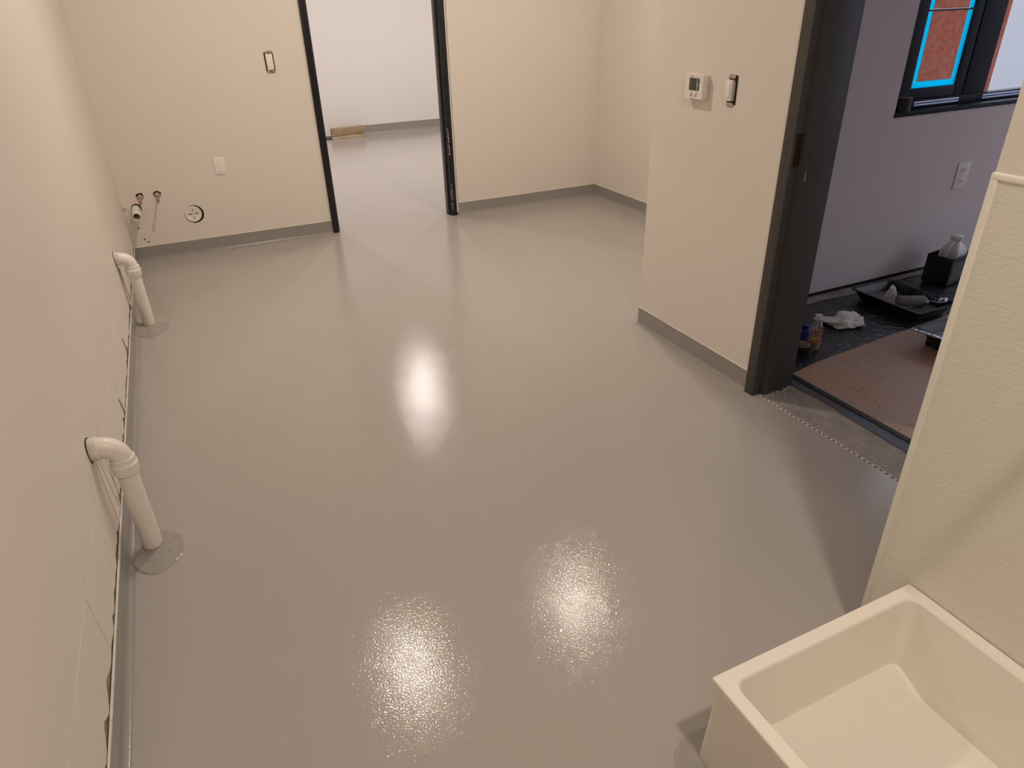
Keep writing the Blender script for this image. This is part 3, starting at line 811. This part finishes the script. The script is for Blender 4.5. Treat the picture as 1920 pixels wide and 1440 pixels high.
# operable sash on the left
sa = bar('sash', 4.055, 4.150, 1.030, WZ1 - .05, 2.762, FY1 - .008)
MB().box(4.512, 4.590, 2.762, FY1 - .008, 1.030, WZ1 - .05).build('sash_stile', M['winframe'], sa, bevel=.003)
MB().box(4.150, 4.512, 2.762, FY1 - .008, 1.030, 1.088).build('sash_rail', M['winframe'], sa, bevel=.003)
MB().box(4.150, 4.512, 2.762, FY1 - .008, WZ1 - .12, WZ1 - .05).build('sash_rail', M['winframe'], sa, bevel=.003)
MB().box(4.150, 4.512, 2.758, 2.766, 1.462, 1.470).build('muntin', M['dark_edge'], sa)
for (x0, x1) in ((4.150, 4.512), (4.775, 5.40), (5.50, WX1 - .06)):
    MB().box(x0, x1, 2.775, 2.779, 1.03 if x0 > 4.5 else 1.088, WZ1 - .05).build('pane', M['glass'], w1)
# brown paper with torn nicks, blue tape around it
pp = [(4.189, 1.120), (4.470, 1.120), (4.470, 1.462), (4.189, 1.462)]
MB().prism(pp, 'y', 2.770, 2.7715).build('masking_paper', M['kraft'], w1)
MB().prism([(4.189, 1.472), (4.470, 1.472), (4.470, 2.22), (4.189, 2.22)], 'y', 2.770, 2.7715).build('masking_paper', M['kraft'], w1)
MB().prism([(4.776, 1.03), (4.828, 1.03), (4.828, 2.30), (4.776, 2.30)], 'y', 2.770, 2.7715).build('masking_paper', M['kraft'], w1)
for x0, x1, z0, z1 in ((4.150, 4.191, 1.124, 1.462), (4.468, 4.512, 1.124, 1.462), (4.150, 4.512, 1.088, 1.1235),
                       (4.150, 4.191, 1.472, 2.23), (4.468, 4.512, 1.472, 2.23)):
    MB().box(x0, x1, 2.7724, 2.7730, z0, z1).build('masking_tape', M['cyan'], w1)
for x, z, s in ((4.245, 1.155, .013), (4.300, 1.172, .010), (4.330, 1.173, .010), (4.456, 1.400, .014)):
    MB().prism([(x - s, z - s*.7), (x + s, z - s*.5), (x + s*.5, z + s)], 'y', 2.7685, 2.7698).build('torn_flap', M['flap'], w1)
for x0, x1 in ((4.175, 4.545), (4.750, 5.38)):
    for z0 in (.9985, 1.0125):
        MB().box(x0, x1, 2.742, 2.750, z0, z0 + .009).build('sill_glint', M['sill_sheen'], w1, bevel=.001)

def ring_roll(name, c, ro, ri, h, matl, core, label, cat, mtx=None):
    t = empty(name, c, label, cat)
    A = MB().lathe([(ri + .003, 0), (ro, 0), (ro, h), (ri + .003, h)], (0, 0, 0), 'z', 36, False, False)
    A.f += [[0 * 36 + (k + 1) % 36, 0 * 36 + k, 3 * 36 + k, 3 * 36 + (k + 1) % 36] for k in range(36)]
    B = MB().lathe([(ri, -.0002), (ri + .0032, -.0002), (ri + .0032, h + .0002), (ri, h + .0002)], (0, 0, 0), 'z', 36, False, False)
    B.f += [[(k + 1) % 36, k, 3 * 36 + k, 3 * 36 + (k + 1) % 36] for k in range(36)]
    tr = Matrix.Translation(c) @ (mtx or Matrix.Identity(4))
    A.xf(tr).build('winding', matl, t, smooth=True); B.xf(tr).build('core', core, t, smooth=True)
    return t
sr_ = ring_roll('tape_roll', (4.055, 2.722, .9855), .045, .034, .070, M['dark_edge'], M['tape_grey'], 'grey tape roll standing on the black window sill', 'tape roll')

MB().lathe([(.034, 1.0557), (.0445, 1.0557), (.0445, 1.0575), (.034, 1.0575)], (4.055, 2.722, 0), 'z', 36, False, False).build('side_face', M['tape_grey'], sr_)

# ------------------------------------------------------------------ things on the side room floor
def tray(name, c, rot, ln, wd, h, label, rimmat='black', paint=True):
    t = empty(name, c, label, 'paint tray')
    R = []
    for s, z in ((-.030, .004), (-.028, .002), (-.004, h - .006), (.008, h), (.010, h - .006), (.012, h), (-.001, h + .001), (-.008, h - .004), (-.030, .010)):
        R.append([Vector((p.x, p.y, p.z)) for p in rounded(-ln/2 - s + 0, ln/2 + s, -wd/2 - s, wd/2 + s, .022, z, 4)])
    T = Matrix.Translation(c) @ Matrix.Rotation(rot, 4, 'Z')
    MB().rings(R, True, True).xf(T).build('pan', M['black'], t, smooth=True)
    if paint:
        P = MB()
        n = 16; vs = []
        for i in range(n + 1):
            for j in range(n + 1):
                x = (-ln/2 + .034) + (ln - .068) * i / n; y = (-wd/2 + .034) + (wd - .068) * j / n
                vs.append((x, y, .012 + .003 * abs(noise.noise(Vector((x * 30, y * 30, 1))))))
        fs = [(i*(n+1)+j, (i+1)*(n+1)+j, (i+1)*(n+1)+j+1, i*(n+1)+j+1) for i in range(n) for j in range(n)]
        P.add(vs, fs).xf(T).build('paint_film', M['wet_paint'], t, smooth=True)
    return t, T

# large tray near the window wall; corners measured from the photograph
c1 = Vector((3.918, 2.340, .012))
tr1, T1 = tray('paint_tray', c1, math.radians(0), .30, .42, .062, 'black paint tray with olive paint, farther one by the wall')
for k in range(7):
    x = c1.x + .118; y = c1.y + .14 - k * .045
    MB().box(x, x + .006, y - .004, y + .004, .03, .066).build('rib', M['black'], tr1)
# drips of paint on the tray's inner wall
mm = MB(); rs = random.Random(2)
for k in range(7):
    y = c1.y - .02 - k * .022
    mm.prism([(y, .070), (y + .012, .070), (y + .008, .030 + rs.random() * .02), (y + .002, .032)], 'x', c1.x + .1375, c1.x + .1395)
mm.build('paint_drips', M['wet_paint'], tr1)

# roller lying in the tray
t = empty('paint_roller', (3.93, 2.29, .05), 'grey paint roller with wire frame lying in the farther tray', 'paint roller')
a = Vector((3.845, 2.315, .062)); b = Vector((3.985, 2.255, .058))
MB().tube([a, a.lerp(b, .06), a.lerp(b, .94), b], [.026, .030, .030, .026], 24).build('sleeve', M['nap'], t, smooth=True)
MB().tube([b, b + Vector((.02, -.008, 0)), b + Vector((.03, -.04, .004)), Vector((3.99, 2.175, .075)), Vector((4.02, 2.15, .085))], .004, 10).build('wire_frame', M['chrome'], t, smooth=True)
MB().lathe([(.018, 0), (.020, .004), (.012, .016), (.0002, .017)], tuple(b), 'x', 16).build('end_cap', M['silver'], t, smooth=True)
MB().tube([Vector((4.02, 2.15, .085)), Vector((4.06, 2.14, .088)), Vector((4.12, 2.15, .090)), Vector((4.19, 2.17, .085))], [.010, .015, .014, .010], 16).build('handle', M['black'], t, smooth=True)
# foil scraps by the roller
mm = MB(); rs = random.Random(21)
for k in range(9):
    p = Vector((3.93 + k * .014, 2.205 - k * .004 + rs.uniform(-.01, .01), .080 + rs.uniform(-.003, .008)))
    q = [p + Vector((rs.uniform(-.02, .02), rs.uniform(-.015, .015), rs.uniform(-.006, .01))) for _ in range(4)]
    mm.add(q, [(0, 1, 2), (0, 2, 3), (0, 1, 3), (1, 2, 3)])
tag(mm.build('foil_scrap', M['silver']), 'crumpled silver foil scrap beside the roller in the tray', 'foil')

def crumple(name, c, sx, sy, sz, matl, seed, label, cat, amp=.45, pts_extra=()):
    bm = bmesh.new(); bmesh.ops.create_icosphere(bm, subdivisions=4, radius=1)
    for v in bm.verts:
        p = v.co.copy()
        d = 1 + amp * noise.noise(p * 1.5 + Vector((seed, 0, 0))) - .40 * abs(noise.noise(p * 3.0 + Vector((0, seed, 0)))) + .08 * noise.noise(p * 8 + Vector((0, 0, seed)))
        for (dx, dy, w, l) in pts_extra:
            k = max(0, (p.x * dx + p.y * dy)) ** w
            d += l * k
        q = p * d
        v.co = Vector((q.x * sx, q.y * sy, max(q.z, -.25) * sz + .25 * sz))
    me = bpy.data.meshes.new(name); bm.to_mesh(me); bm.free()
    for pl in me.polygons: pl.use_smooth = False
    me.materials.append(matl)
    o = bpy.data.objects.new(name, me); COL.objects.link(o); o.location = c; WORLD_POS[o.name] = Vector(c)
    return tag(o, label, cat)
crumple('crumpled_rag', (3.47, 2.320, .012), .120, .072, .036, M['white_rag'], 3.3, 'crumpled white rag on the black plastic sheet', 'rag', .45,
        ((-.6, .8, 26, .8), (.3, -.95, 26, .45)))
crumple('paper_scrap', (3.955, 2.440, .020), .030, .024, .055, M['white_rag'], 8.1, 'small white paper scrap standing in the farther paint tray', 'paper', .6)

# second tray, nearer, with a pale rim
c2 = Vector((3.73, 1.86, .045))
t2, T2 = tray('paint_tray', c2, math.radians(-4), .33, .24, .050, 'black paint tray with pale handled edge, nearer one on the reddish paper')
MB().box(3.60, 3.86, 1.77, 1.95, .003, .047).build('foot', M['black'], t2, bevel=.01)
MB().prism([(3.512, 1.985), (3.532, 1.990), (3.575, 1.745), (3.553, 1.735)], 'z', .093, .101).build('rim_handle', M['silver'], t2, bevel=.002)

# dark carton with a white jug standing in it
cb = Vector((4.50, 2.505, .012))
t = empty('carton', cb, 'open black carton holding the white jug by the wall', 'box')
BT = Matrix.Translation(cb) @ Matrix.Rotation(math.radians(8), 4, 'Z')
bw, bd_, bh = .115, .075, .165
MB().box(-bw, bw, -bd_, -bd_ + .004, 0, bh).box(-bw, bw, bd_ - .004, bd_, 0, bh).box(-bw, -bw + .004, -bd_, bd_, 0, bh).box(bw - .004, bw, -bd_, bd_, 0, bh).box(-bw, bw, -bd_, bd_, 0, .004).xf(BT).build('body', M['box'], t)
MB().box(-bw + .02, bw - .01, -bd_ - .0012, -bd_, .025, bh - .03).xf(BT).build('printed_panel', M['label_grey'], t)
t = empty('jug', cb + Vector((0, 0, .006)), 'white plastic jug with handle and cap standing in the black carton', 'jug')
R = []
for hw, hd, z, r in ((.058, .052, .0, .014), (.062, .056, .01, .018), (.062, .056, .165, .018), (.055, .050, .190, .02), (.030, .030, .222, .024), (.022, .022, .232, .0215), (.022, .022, .242, .0215)):
    R.append([Vector((p.x + .02, p.y, p.z)) for p in rounded(-hw, hw, -hd, hd, r, z, 5)])
JT = Matrix.Translation(cb + Vector((0, 0, .006))) @ Matrix.Rotation(math.radians(8), 4, 'Z')
MB().rings(R).xf(JT).build('body', M['jug'], t, smooth=True)
MB().lathe([(.033, .236), (.033, .260), (.029, .263), (.0002, .263)], (.02, 0, 0), 'z', 26).xf(JT).build('cap', M['cap'], t, smooth=True)
MB().tube([(-.002, 0, .228), (-.022, 0, .226), (-.045, 0, .205), (-.056, 0, .170), (-.052, 0, .130)], .011, 12).xf(JT).build('handle', M['jug'], t, smooth=True)

# water bottle
cx, cy = 3.075, 2.165
t = empty('water_bottle', (cx, cy, .012), 'small clear bottle with yellow liquid and white cap', 'bottle')
pf = [(.0002, .002), (.026, .000), (.031, .006), (.031, .115), (.030, .125), (.018, .150), (.013, .158), (.013, .172)]
MB().lathe(pf, (cx, cy, .012), 'z', 28, True, False).build('bottle_wall', M['clear'], t, smooth=True)
MB().lathe([(.0002, .004), (.028, .005), (.0285, .055), (.0002, .055)], (cx, cy, .012), 'z', 28, False, False).build('liquid', M['yellow'], t, smooth=True)
MB().lathe([(.0316, .040), (.0316, .066)], (cx, cy, .012), 'z', 28, False, False).build('label_band', M['red_label'], t, smooth=True)
MB().lathe([(.0316, .088), (.0316, .100)], (cx, cy, .012), 'z', 28, False, False).build('label_band', M['red_label'], t, smooth=True)
MB().lathe([(.017, .164), (.017, .182), (.014, .184), (.0002, .184)], (cx, cy, .012), 'z', 24).build('cap', M['cap'], t, smooth=True)
ring_roll('tape_roll', (3.125, 2.305, .012), .050, .038, .050, M['blue'], M['blue'], 'blue tape roll lying behind the clear bottle', 'tape roll')
ring_roll('tape_roll', (2.985, 2.150, .012), .048, .034, .024, M['black'], M['tape_core'], 'black tape roll with pale core beside the bottle, lower of two', 'tape roll')
ring_roll('tape_roll', (2.990, 2.155, .037), .048, .034, .024, M['black'], M['tape_core'], 'black tape roll with pale core beside the bottle, upper of two', 'tape roll')

# ------------------------------------------------------------------ timber blocks in the far room
yb = 9.98
t = empty('timber_block', (2.60, yb, 0), 'pale timber offcut with nail holes, lower of two in the far room', 'timber')
MB().prism([(2.385, 0), (2.840, 0), (2.838, .042), (2.62, .046), (2.50, .038), (2.385, .034)], 'y', yb, yb + .09).build('board', M['wood_pale'], t, bevel=.002)
for x, z in ((2.51, .018), (2.545, .020), (2.775, .033), (2.815, .020)):
    MB().lathe([(.0055, -.001), (.0055, .001)], (x, yb, z), 'y', 8).build('nail_hole', M['hole'], t)
t = empty('timber_block', (2.60, yb + .01, .048), 'brown weathered timber offcut, upper of two in the far room', 'timber')
MB().prism([(2.385, .041), (2.50, .045), (2.62, .053), (2.845, .048), (2.842, .148), (2.60, .141), (2.388, .138)], 'y', yb + .006, yb + .094).build('board', M['wood'], t, bevel=.002)
t = MB().tube([(2.20, yb + .05, .008), (2.39, yb + .05, .008)], .008, 10).build('thin_rod', M['dark_edge'], smooth=True)
tag(t, 'thin dark rod on the far room floor, left of the timber', 'rod')

# ------------------------------------------------------------------ ceiling lamps
LL = ['round recessed downlight over the near left floor, mirrored lower left on the floor', 'round recessed downlight above the recess mouth, mirrored lower right on the floor',
      'round recessed downlight behind the viewer, above the mop basin side', 'round recessed far room downlight mirrored on the floor before the doorway',
      'unseen round downlight added to brighten the far room, leftmost there', 'unseen round downlight added to brighten the far room, rightmost there']
for (x, y, w, colr), lab in zip(LAMPS, LL):
    t = empty('ceiling_light', (x, y, CEIL), lab, 'ceiling light', 'recessed ceiling downlights')
    MB().lathe([(.075, -.001), (.098, -.001), (.098, -.008), (.080, -.012), (.075, -.010)], (x, y, CEIL), 'z', 32, False, False).build('trim_ring', M['lamp_white'], t, smooth=True)
    ld = bpy.data.lights.new('lamp', 'AREA'); ld.shape = 'DISK'; ld.size = 0.15
    ld.energy = w; ld.color = colr
    lo = bpy.data.objects.new('lamp', ld); COL.objects.link(lo); lo.parent = t; lo.location = (0, 0, -.012)
